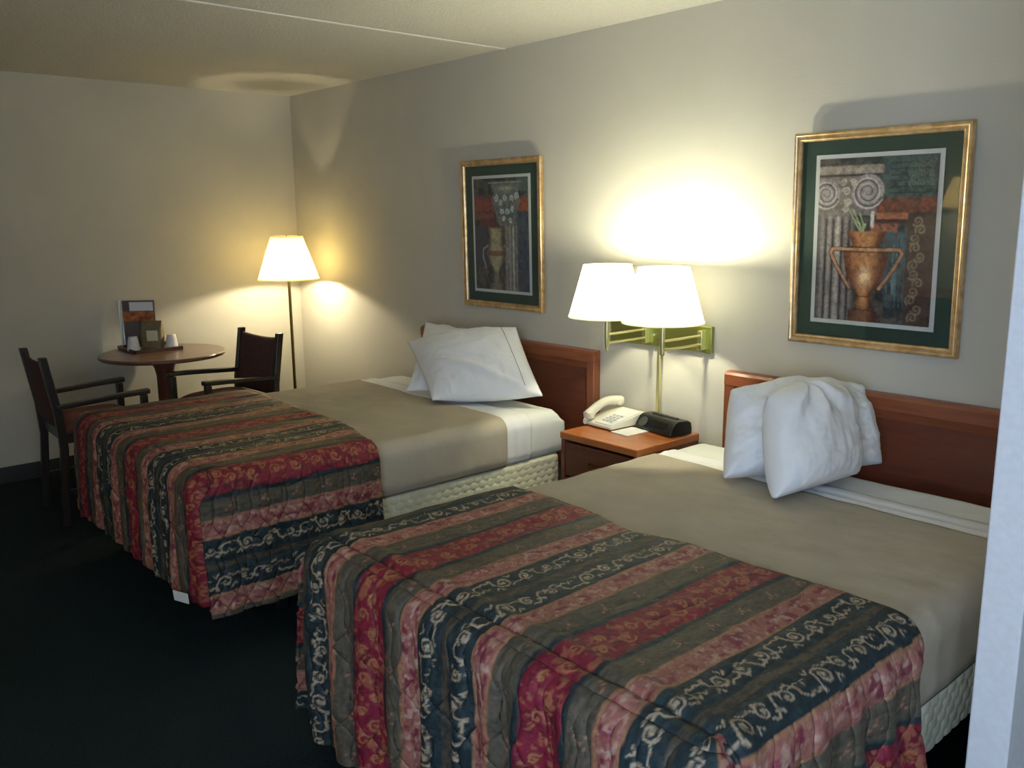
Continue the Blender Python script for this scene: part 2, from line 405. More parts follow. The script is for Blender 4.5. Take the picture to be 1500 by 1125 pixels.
    iA = np.arange(nA[0]*nA[1]).reshape(nA); iB = iA.size + np.arange(B.shape[0]*B.shape[1]).reshape(B.shape[:2])
    qa = np.stack([iA[:-1,:-1], iA[1:,:-1], iA[1:,1:], iA[:-1,1:]], -1).reshape(-1,4)
    qb = np.stack([iB[:-1,:-1], iB[:-1,1:], iB[1:,1:], iB[1:,:-1]], -1).reshape(-1,4)[:, ::-1]
    o = raw_mesh(name, V, np.vstack([qa, qb]), 'spread', None, col)
    bm = nb(); bm.from_mesh(o.data); bmesh.ops.remove_doubles(bm, verts=bm.verts, dist=.0006); bm.to_mesh(o.data); bm.free()
    o.data.polygons.foreach_set('use_smooth', [True]*len(o.data.polygons))
    m = o.modifiers.new('thickness', 'SOLIDIFY'); m.thickness = .010; m.offset = -1
    return tag(o, label, 'bedspread')

# ------------------------------------------------------------------ drape (sheet / blanket over the mattress)
def drape(name, m, xc, hx, y0, y1, ztop, r, zl, wr, seed, ds=.012, hemwave=0., y1f=None, folds=None, headround=False):
    arc = r*PI/2; dn_ = ztop-r-zl
    s = np.linspace(-(hx-r+arc+dn_), hx-r+arc+dn_, int(2*(hx+dn_)/ds)); v = np.linspace(0, 1, max(6, int(abs(y1-y0)/ds)))
    S, Vv = np.meshgrid(s, v, indexing='ij')
    ya = y0 + 0*S; yb = y1 + (y1f(S) if y1f else 0) + hemwave*(vn(S*6, S*0, seed)-.5)
    Y = ya*(1-Vv)+yb*Vv
    e = np.abs(S)-(hx-r); sg = np.sign(S); th = np.clip(e/r, 0, PI/2); dn = np.maximum(e-arc, 0)
    nx = sg*np.sin(th); nz = np.cos(th)
    D = wr*(fbm(S*6, Y*6, seed, 3)-.5)*2 + wr*.6*(fbm(S*4+Y*8, Y*18-S*6, seed+3, 2)-.5)
    if folds:
        for (yy, ww, hh) in folds: D = D + hh*np.exp(-((Y-yy-.01*(vn(S*4, S*0, seed+4)-.5))/ww)**2)
    tuck = ss(dn_*.75, dn_, dn); D = D - .012*tuck
    X = xc + sg*np.minimum(np.abs(S), hx-r) + (r+D)*nx; Z = ztop - r + (r+D)*nz - dn
    if headround:
        k = ss(.05, 0., np.abs(Y-y0)); Z = Z - .05*k*k*nz; 
    o = grid_mesh(name, np.stack([X, Y, Z], -1), m)
    md = o.modifiers.new('thickness', 'SOLIDIFY'); md.thickness = .003; md.offset = -1
    return o

# ------------------------------------------------------------------ pillow
def pillow(name, TL, TR, BL, BR, thick, m, label, group, seed, pull=.05, wr=.006, extra=None, nu=84, nv=60, flat=.0, pz=.7, edgewave=.01, dome=0.):
    TL, TR, BL, BR = [np.array(p, float) for p in (TL, TR, BL, BR)]
    u = np.linspace(0, 1, nu); v = np.linspace(0, 1, nv); U, V_ = np.meshgrid(u, v, indexing='ij')
    ctr = (TL+TR+BL+BR)/4
    n = np.cross(BR-BL, TL-BL); n /= np.linalg.norm(n)
    # edges pulled in at mid-edge
    cu = 1-(2*U-1)**2; cv = 1-(2*V_-1)**2
    Uw = .5+(U-.5)*(1-pull*cv) ; Vw = .5+(V_-.5)*(1-pull*cu)
    ew = edgewave
    Vw = Vw + ew*(vn(U*9, V_*0, seed)-.5)*2*ss(.6,1,V_)
    base = ((1-Vw)[...,None]*((1-Uw)[...,None]*BL + Uw[...,None]*BR) + Vw[...,None]*((1-Uw)[...,None]*TL + Uw[...,None]*TR))
    base = base + ((TL+TR-BL-BR)/2/np.linalg.norm((TL+TR-BL-BR)/2))*(dome*cu*V_**2)[...,None]
    prof = (np.clip(1-np.abs(2*U-1)**2.6, 0, 1)**pz)*(np.clip(1-np.abs(2*V_-1)**2.6, 0, 1)**pz)
    belly = 1 + .25*(.5-V_)
    w = np.linalg.norm(BR-BL); h = np.linalg.norm(TL-BL)
    W_ = wr*((fbm(U*w*13+V_*h*7, V_*h*26-U*w*9, seed, 3)-.5)*2 + .5*(fbm(U*w*40, V_*h*14+U*w*20, seed+5, 2)-.5)*2)
    mask = ss(0, .12, prof)
    F = thick/2*prof*belly + W_*mask; B = thick/2*prof + wr*(fbm(U*6, V_*6, seed+9)-.5)*mask
    if extra: F = F + extra(U, V_)*mask
    Pf = base + F[...,None]*n; Pb = base - B[...,None]*n
    idf = np.arange(nu*nv).reshape(nu, nv); idb = idf + nu*nv
    qf = np.stack([idf[:-1,:-1], idf[1:,:-1], idf[1:,1:], idf[:-1,1:]], -1).reshape(-1,4)
    qb = np.stack([idb[:-1,:-1], idb[:-1,1:], idb[1:,1:], idb[1:,:-1]], -1).reshape(-1,4)
    o = raw_mesh(name, np.vstack([Pf.reshape(-1,3), Pb.reshape(-1,3)]), np.vstack([qf, qb]), m)
    bm = nb(); bm.from_mesh(o.data); bmesh.ops.remove_doubles(bm, verts=bm.verts, dist=.0004); bmesh.ops.recalc_face_normals(bm, faces=bm.faces); bm.to_mesh(o.data); bm.free()
    o.data.polygons.foreach_set('use_smooth', [True]*len(o.data.polygons))
    tag(o, label, 'pillow', group)
    return o, Pf, n

# ================================================================== THE ROOM
RX, RY, H = 7.6, -4.2, 2.44
bm = nb(); bx(bm, -.15, RX+.15, RY-.15, .15, -.1, 0); struct(obj('floor', bm, 'carpet'))
bm = nb(); bx(bm, -.15, RX+.15, RY-.15, .15, H, H+.1); struct(obj('ceiling', bm, 'ceil'))
bm = nb(); bx(bm, -.12, 0, RY, .12, 0, H); struct(obj('wall_left', bm, 'wall'))
bm = nb(); bx(bm, 0, RX, 0, .12, 0, H); struct(obj('wall_headboard', bm, 'wall'))
VY0, VY1 = -3.5, -2.95
bm = nb(); bx(bm, RX, RX+.12, RY, VY0, 0, H); bx(bm, RX, RX+.12, VY1, .12, 0, H); bx(bm, RX, RX+.12, VY0, VY1, 0, .75); bx(bm, RX, RX+.12, VY0, VY1, 2.15, H); struct(obj('wall_right', bm, 'wall'))
w2_ = struct(bpy.data.objects.new('window_2', None)); C.objects.link(w2_)
bm = nb()
for a in (VY0, (VY0+VY1)/2-.02, VY1-.04): bx(bm, RX+.02, RX+.10, a, a+.04, .75, 2.15)
for a in (.75, 2.11): bx(bm, RX+.02, RX+.10, VY0, VY1, a, a+.04)
obj('window_frame', bm, 'white_mat', w2_)
bm = nb(); bx(bm, RX+.058, RX+.062, VY0+.04, VY1-.04, .79, 2.11); obj('window_pane', bm, 'pane', w2_)
WX0, WX1, WZ0, WZ1 = 5.5, 7.25, .75, 2.15
bm = nb(); bx(bm, -.12, WX0, RY-.12, RY, 0, H); bx(bm, WX1, RX+.12, RY-.12, RY, 0, H); bx(bm, WX0, WX1, RY-.12, RY, 0, WZ0); bx(bm, WX0, WX1, RY-.12, RY, WZ1, H)
struct(obj('wall_back', bm, 'wall'))
w_ = struct(bpy.data.objects.new('window_1', None)); C.objects.link(w_); w_.location = (0,0,0)
bm = nb()
for a in (WX0, (WX0+WX1)/2-.02, WX1-.04): bx(bm, a, a+.04, RY-.10, RY-.02, WZ0, WZ1)
for a in (WZ0, WZ1-.04): bx(bm, WX0, WX1, RY-.10, RY-.02, a, a+.04)
obj('window_frame', bm, 'white_mat', w_)
bm = nb(); bx(bm, WX0+.04, WX1-.04, RY-.062, RY-.058, WZ0+.04, WZ1-.04); obj('window_pane', bm, 'pane', w_)
# partition wall stub by the near bed
bm = nb(); bx(bm, 5.312, 5.395, -1.262, 0, 0, H); struct(obj('wall_partition', bm, 'partition', bevel=.004))
# baseboards and the ceiling joint
bm = nb(); ext(bm, [(0,0),(.012,0),(.009,.09),(.006,.10),(0,.10)], 'y', RY, 0); struct(obj('baseboard_left', bm, 'vinyl'))
bm = nb(); ext(bm, [(0,0),(-.012,0),(-.009,.09),(-.006,.10),(0,.10)], 'x', .012, 5.31); struct(obj('baseboard_headboard', bm, 'vinyl'))
bm = nb(); bx(bm, 2.335, 2.352, RY, 0, H-.004, H+.001); struct(obj('trim_1', bm, 'seam', bevel=.0015))

# ================================================================== BEDS
def headboard(x0, x1, label):
    t = thing('headboard', ((x0+x1)/2, -.03, 0), label, 'headboard'); hw = (x1-x0)/2
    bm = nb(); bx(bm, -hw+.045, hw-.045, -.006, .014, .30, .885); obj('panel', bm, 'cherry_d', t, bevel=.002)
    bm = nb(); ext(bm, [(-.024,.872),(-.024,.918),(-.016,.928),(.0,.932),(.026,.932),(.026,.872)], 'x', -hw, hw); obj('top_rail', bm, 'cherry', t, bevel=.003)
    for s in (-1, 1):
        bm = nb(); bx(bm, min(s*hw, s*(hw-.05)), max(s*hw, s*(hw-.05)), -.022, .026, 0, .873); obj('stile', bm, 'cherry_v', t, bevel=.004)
    bm = nb(); ext(bm, [(-.006,.84),(-.018,.872),(-.006,.872)], 'x', -hw+.05, hw-.05); obj('moulding', bm, 'cherry', t)
    return t
headboard(1.595, 3.045, 'cherry wood headboard behind the far bed with leaning pillows')
headboard(3.805, 5.255, 'cherry wood headboard behind the near bed with upright pillows')

def bed(xc, label, seed):
    t = thing('bed', (xc, -1.11, 0), label, 'bed')
    hx = .685; y0, y1 = .88, -.90
    # box spring: quilted sides as a displaced ring
    n = 1700; zs = np.linspace(.28, .445, 40)
    per = []
    rc = .04
    cs = [(hx-rc, y1+rc, -PI/2), (hx-rc, y0-rc, 0), (-hx+rc, y0-rc, PI/2), (-hx+rc, y1+rc, PI)]
    pts = []
    for cx, cy, a0 in cs:
        for k in range(7): a = a0+PI/2*k/6; pts.append((cx+rc*math.cos(a), cy+rc*math.sin(a), math.cos(a), math.sin(a)))
    pts.append(pts[0]); pts = np.array(pts); L = np.concatenate([[0], np.cumsum(np.hypot(np.diff(pts[:,0]), np.diff(pts[:,1])))])
    ll = np.linspace(0, L[-1], n, endpoint=False); Q = np.stack([np.interp(ll, L, pts[:,k]) for k in range(4)], -1)
    LL, ZZ = np.meshgrid(ll, zs, indexing='ij')
    row = np.floor((ZZ-.285)/.030); u = (LL/.050 + .5*(row % 2)); 
    du = (u-np.floor(u)-.5)*2; dv = ((ZZ-.285)/.030-row-.5)*2
    D = .0035*np.sqrt(np.clip(1-.95*(du**2*1.1+dv**2*.7), 0, 1)) + .0015*fbm(LL*60, ZZ*60, seed)
    ez = np.minimum(ZZ-.28, .445-ZZ); D = D - .012*(1-ss(0, .014, ez))
    X = Q[:,0][:,None]+Q[:,2][:,None]*D; Y = Q[:,1][:,None]+Q[:,3][:,None]*D
    o = grid_mesh('box_spring', np.stack([X, Y, ZZ], -1), 'ticking', t, wrap=True)
    bm = nb(); bm.from_mesh(o.data); bmesh.ops.holes_fill(bm, edges=[e for e in bm.edges if e.is_boundary], sides=0); bmesh.ops.recalc_face_normals(bm, faces=bm.faces); bm.to_mesh(o.data); bm.free()
    bm = nb(); bx(bm, -hx+.012, hx-.012, y1+.01, y0-.01, .445, .645); obj('mattress', bm, 'sheet_fit', t, bevel=.05)
    bm = nb()
    for s in (-1, 1):
        bx(bm, s*(hx-.06)-.02, s*(hx-.06)+.02, y1+.05, y0, .268, .280); bx(bm, s*(hx-.06)-.003, s*(hx-.06)+.003, y1+.05, y0, .238, .280)
    for yy in (-.53, .62): bx(bm, -hx+.06, hx-.06, yy-.02, yy+.02, .262, .270)
    obj('bed_frame', bm, 'steel', t)
    for s in (-1, 1):
        for yy in (-.53, .62):
            bm = nb(); bx(bm, s*.43-.016, s*.43+.016, yy-.016, yy+.016, .05, .262); lg = obj('leg', bm, 'steel', t, bevel=.003)
            bm = nb(); bx(bm, s*.43-.055, s*.43+.055, yy-.03, yy+.03, 0, .052); obj('rubber_foot', bm, 'black', lg, bevel=.012)
    return t
B1, B2 = 2.31, 4.492
bed(B1, 'far bed on a cream quilted box spring, beside the table and chairs', 3)
bed(B2, 'near bed whose box spring is mostly hidden, beside the white wall edge', 5)
for xc, sd, lab, lb2, lb3 in (
    (B1, 11, 'white fitted sheet showing at the head end of the far bed', 'tan blanket tucked over the far bed above the quilted box spring', 'folded band of white top sheet hanging beside the blanket on the far bed'),
    (B2, 17, 'white fitted sheet at the head end of the near bed below its headboard', 'tan blanket spread over the near bed below the bunched upright pillows', 'creased band of white top sheet folded across the near bed')):
    o = drape('fitted_sheet', 'sheet_fit', xc, .690, -.215, -.62, .657, .06, .452, .004, sd, headround=True); tag(o, lab, 'sheet')
    o = drape('top_sheet', 'sheet', xc, .697, -.435, -.64, .664, .06, .450, .004, sd, hemwave=.0, folds=[(-.465,.006,.004), (-.495,.005,-.003), (-.53,.008,.004)]); tag(o, lb3, 'sheet')
    far = xc == B1
    o = drape('blanket', 'blanket', xc, .706, -2.005, -.575, .673, .069, .446, .004, sd, hemwave=.008, y1f=lambda S: -.02*ss(.55,.75,S)+.03*ss(.0,.7,-S)); tag(o, lb2, 'blanket')

def yh1(S): S = np.asarray(S, float); return -1.205 - .02*ss(-.6,.2,S) - .085*ss(.25,.72,S) + .012*(vn(S*7, S*0, 2)-.5)
def yh2(S): S = np.asarray(S, float); return -1.30 - .035*np.exp(-((S+.13)/.12)**2) + .015*ss(.2,.5,S) - .07*ss(.6,.85,S) + .012*(vn(S*8, S*0, 6)-.5)
sp1 = bedspread('bedspread', 'striped floral bedspread over the foot of the far bed, white tag at its corner', B1, .735, yh1, -2.06, .695, .46, .435, .395, .487, 3, crease=.004, flare=.03, gather=.006)
sp2 = bedspread('bedspread', 'striped floral bedspread with cream scrolls over the foot of the near bed', 4.515, .712, yh2, -2.07, .700, .50, .50, .50, -.558, 13, crease=.012, flare=.045)
# care label sewn to the far spread's corner
bm = nb(); box(bm, (0,0,0), (.075,.003,.04), Euler((.1,0,.35)).to_matrix()); 
tg = obj('care_label', bm, 'tag', sp1, bevel=.001, loc=(2.985,-2.118,.268)); tg['label'] = 'white fabric label'

# ================================================================== PILLOWS
def folds1(U, V):
    d = np.abs((V-.12) - (.62-U)*.55)
    return .017*np.exp(-(d/.03)**2)*ss(.1,.3,U)*ss(.75,.5,U) + .014*np.exp(-(np.abs((V-.05)-(.85-U)*.35)/.03)**2)*ss(.3,.5,U)*ss(.95,.8,U) - .012*np.exp(-(np.abs(V-.28-(.62-U)*.5)/.03)**2)*ss(.1,.3,U)*ss(.75,.5,U)
pillow('pillow', (1.93,-.255,1.005), (2.52,-.105,.97), (2.215,-.60,.690), (2.72,-.24,.70), .15, 'sheet', 'white pillow tucked behind the front pillow on the far bed', 'pillows on the far bed', 31, edgewave=.03)
p1, Pf, n1_ = pillow('pillow', (2.03,-.455,.918), (2.655,-.215,1.035), (2.525,-.655,.695), (2.945,-.30,.728), .24, 'sheet', 'white pillow in front on the far bed with a stitched hem line', 'pillows on the far bed', 33, wr=.006, extra=folds1, pull=.03, dome=.02)
ui = int(.86*84)
bm = nb(); tube(bm, [tuple(Pf[ui, k] + n1_*.0015) for k in range(3, 57, 2)], .0016, 6); o = obj('hem_seam', bm, 'stitch', p1); o['label'] = 'thin dark stitched line'
def pinch(U, V):
    x = U-.42; y = (1.0-V)*.8; a = np.arctan2(x, y+.02); r = np.hypot(x, y)
    return .024*np.sin(a*6+2.2*vn(U*3, V*3, 3))*np.exp(-r/.40)*ss(0,.12,r) - .02*np.exp(-(r/.12)**2) + .010*(fbm(U*5, V*5, 44)-.5)
def crumple(U, V): return .014*(fbm(U*5+V*3, V*4, 51)-.5)*2 + .012*(fbm(U*3+V, V*7-U*4, 77)-.5)*2
pillow('pillow', (4.155,-.515,.965), (4.45,-.115,.965), (4.262,-.695,.692), (4.560,-.150,.700), .20, 'sheet', 'white pillow standing at the back of the bunched pair on the near bed', 'pillows on the near bed', 41, pull=.0, wr=.007, extra=crumple, pz=.4, edgewave=.03, dome=.035)
pillow('pillow', (4.36,-.60,.985), (4.455,-.245,.965), (4.505,-.765,.694), (4.56,-.330,.700), .20, 'sheet', 'white pillow standing in front of the bunched pair on the near bed, top pinched', 'pillows on the near bed', 43, pull=.0, wr=.005, extra=pinch, pz=.40, edgewave=.03, dome=.05)

# ================================================================== NIGHTSTAND
ns = thing('nightstand', (3.43,-.225,0), 'cherry wood nightstand between the two beds under the wall lamp', 'nightstand')
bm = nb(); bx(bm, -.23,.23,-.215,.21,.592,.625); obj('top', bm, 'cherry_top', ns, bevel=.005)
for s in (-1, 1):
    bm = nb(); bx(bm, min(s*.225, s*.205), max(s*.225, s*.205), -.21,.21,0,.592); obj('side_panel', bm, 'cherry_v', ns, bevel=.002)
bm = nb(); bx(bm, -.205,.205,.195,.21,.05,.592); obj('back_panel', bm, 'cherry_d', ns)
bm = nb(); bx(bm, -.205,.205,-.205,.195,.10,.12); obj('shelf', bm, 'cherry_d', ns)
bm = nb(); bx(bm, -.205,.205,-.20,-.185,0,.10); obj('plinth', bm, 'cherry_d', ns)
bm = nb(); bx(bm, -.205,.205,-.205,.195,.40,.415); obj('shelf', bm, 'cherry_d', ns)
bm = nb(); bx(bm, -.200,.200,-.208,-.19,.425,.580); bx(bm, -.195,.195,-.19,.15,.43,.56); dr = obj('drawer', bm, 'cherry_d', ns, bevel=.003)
bm = nb(); tube(bm, [(-.05,-.208,.505),(-.045,-.224,.505),(.045,-.224,.505),(.05,-.208,.505)], .005, 8); obj('handle', bm, 'brass_dk', dr)

# phone
ph = thing('telephone', (3.285,-.165,.625), 'cream desk telephone with handset, on the nightstand beside the radio', 'telephone', rz=math.radians(-4))
bm = nb(); ext(bm, [(-.115,.006),(-.115,.022),(.095,.064),(.115,.058),(.115,.006)], 'x', -.095, .095); obj('base', bm, 'phone', ph, bevel=.006)
rotf = Matrix.Rotation(math.atan2(.042,.21), 3, 'X')
bm = nb(); box(bm, (.035,-.012,.0445), (.112,.19,.005), rotf); obj('face_plate', bm, 'phone_face', ph, bevel=.002)
bm = nb()
for i in range(3):
    for j in range(4): box(bm, (.010+i*.024,-.075+j*.022,.0352+j*.0044), (.015,.012,.007), rotf)
obj('keypad', bm, 'key', ph, bevel=.0015)
hs = []
for k in range(25):
    a = k/24; hs.append((-.062, -.115+.215*a, .048+.042*a + .030*math.sin(PI*a)))
bm = nb(); tube(bm, hs, [.0205+.004*abs(2*k/24-1)**3 for k in range(25)], 14)
hd = obj('handset', bm, 'phone', ph)
for a, z in ((-.103,.052),(.088,.092)):
    bm = nb(); lathe(bm, [(0,-.016),(.022,-.016),(.026,-.008),(.024,.012),(.012,.020),(0,.020)], (-.062,a,z), 24); obj('ear_cap', bm, 'phone', hd)
bm = nb(); tube(bm, [(-.064+.006*math.cos(k*1.1), -.12-.006+.0005*k-.02*math.sin(k/70*PI), .012+.02*math.sin(k/70*PI)+.006*math.sin(k*1.1)) if k<70 else (0,0,0) for k in range(70)], .0018, 6); obj('coiled_cord', bm, 'phone', ph)
# notepad, radio
bm = nb(); bx(bm, -.052,.052,-.068,.068,0,.004); np_ = obj('notepad', bm, 'paper', None, bevel=.0008, loc=(3.432,-.225,.6255)); np_.rotation_euler = (0,0,math.radians(-3)); tag(np_, 'white paper notepad lying on the nightstand in front of the radio', 'notepad')
ra = thing('clock_radio', (3.528,-.105,.625), 'black clock radio on the nightstand under the brass lamp rod', 'radio', rz=math.radians(-9))
bm = nb(); ext(bm, [(-.062,.004),(-.068,.012),(-.064,.030),(-.040,.062),(-.02,.070),(.035,.068),(.055,.058),(.062,.03),(.06,.004)], 'x', -.118, .118); obj('case', bm, 'black', ra, bevel=.009)
bm = nb(); lathe(bm, [(0,.004),(.022,.004),(.025,0),(0,0)], (0,0,0), 24)
g = obj('speaker_grille', bm, 'grille', ra, loc=(-.075,-.057,.040)); g.rotation_euler = (math.radians(52),0,0)
bm = nb(); box(bm, (.03,-.0535,.046), (.095,.004,.026), Matrix.Rotation(math.radians(-36), 3, 'X')); obj('display', bm, 'lcd', ra, bevel=.001)
bm = nb(); box(bm, (0,.01,.070), (.16,.02,.008)); obj('snooze_button', bm, 'black_m', ra, bevel=.003)

# ================================================================== LAMPS
def frustum_shade(name, m, parent, rt, rb, h, z, c=(0,0), trim=None):
    bm = nb(); lathe(bm, [(rb, z), (rt, z+h)], (c[0], c[1], 0), 64)
    o = obj(name, bm, m, parent, smooth=True)
    for rr, zz in ((rb, z), (rt, z+h)):
        bm = nb(); lathe(bm, [(rr-.0015, zz-.003), (rr+.002, zz-.003), (rr+.0018, zz+.004), (rr-.0018, zz+.004)], (c[0], c[1], 0), 64, closed=True)
        obj('shade_rim', bm, trim or m, o)
    return o
def spider(parent, rt, z, c, m='brass_dk'):
    bm = nb()
    for k in range(3): a = k*2*PI/3+.4; tube(bm, [(c[0], c[1], z), (c[0]+rt*math.cos(a), c[1]+rt*math.sin(a), z)], .0014, 6)
    lathe(bm, [(0,-.004),(.010,-.004),(.010,.004),(.004,.008),(.005,.018),(0,.022)], (c[0], c[1], z), 16)
    obj('shade_spider', bm, m, parent)
def bulb(parent, c, z, power, color, rad=.03, dz=.085):
    bm = nb(); lathe(bm, [(0,-.05),(.013,-.05),(.013,-.03),(.026,.0),(.029,.015),(.024,.034),(.010,.044),(0,.045)], (c[0], c[1], z), 24); obj('bulb', bm, 'bulb', parent, smooth=True).visible_shadow = True
    L = bpy.data.lights.new('lamp_light', 'POINT'); L.energy = power; L.color = color; L.shadow_soft_size = rad
    o = bpy.data.objects.new('lamp_light', L); C.objects.link(o); o.parent = parent; o.location = (c[0], c[1], z+dz)
WARM = (1.0, .86, .58)
# floor lamp in the corner
fl = thing('floor_lamp', (.43,-.31,0), 'brass floor lamp with cream shade lit in the corner behind the far bed', 'lamp')
bm = nb(); lathe(bm, [(0,0),(.13,0),(.13,.012),(.10,.022),(.03,.03),(.014,.05),(0,.05)]); obj('base', bm, 'brass_dk', fl)
bm = nb(); tube(bm, [(0,0,.04),(0,0,1.16)], .0105, 14); obj('pole', bm, 'brass_dk', fl)
bm = nb(); lathe(bm, [(0,0),(.016,0),(.016,.035),(.012,.04),(0,.04)], (0,0,1.155)); obj('socket', bm, 'brass_dk', fl)
sh = frustum_shade('shade', 'shade_warm', fl, .107, .205, .285, 1.175); spider(sh, .105, 1.452, (0,0))
bulb(fl, (0,0), 1.31, 19, WARM, dz=-.068, rad=.022)
# double wall lamp
wl = thing('wall_lamp', (3.418,0,0), 'double swing arm brass wall lamp with two white shades above the nightstand', 'lamp')
bm = nb(); bx(bm, -.293,.293,-.022,0,.990,1.108); obj('back_plate', bm, 'brass_plate', wl, bevel=.004)
bm = nb(); bx(bm, -.008,.010,-.020,-.004,.632,.992); obj('cord_cover', bm, 'brass', wl, bevel=.003)
bm = nb(); tube(bm, [(-.02,-.02,1.045),(-.02,-.036,1.045)], .004, 8); obj('switch', bm, 'white_mat', wl)
for mx, sx, power, yy in ((-.062, -.068, 13, -.295), (.250, .244, 16, -.295)):
    bm = nb(); bx(bm, mx-.013, mx+.013, -.050, -.020, 1.005, 1.090); mt = obj('mount', bm, 'brass', wl, bevel=.003)
    for dz in (1.030, 1.068):
        bm = nb(); tube(bm, [(mx, -.045, dz), (sx, yy, dz)], .0055, 10); obj('arm', bm, 'brass', wl)
    bm = nb(); lathe(bm, [(0,.992),(.004,.995),(.006,1.0),(.004,1.006),(.0095,1.010),(.0105,1.02),(.0105,1.08),(.0105,1.16),(0,1.16)], (sx, yy, 0), 20); st = obj('stem', bm, 'brass', wl)
    bm = nb(); lathe(bm, [(0,0),(.016,0),(.018,.01),(.018,.05),(0,.052)], (sx, yy, 1.16), 20); obj('socket', bm, 'brass', st)
    s_ = frustum_shade('shade', 'shade', wl, .106, .170, .222, 1.150, (sx, yy)); spider(s_, .1215, 1.31, (sx, yy), 'brass')
    bulb(wl, (sx, yy), 1.262, power, (1.0,.95,.68), dz=.098, rad=.022)

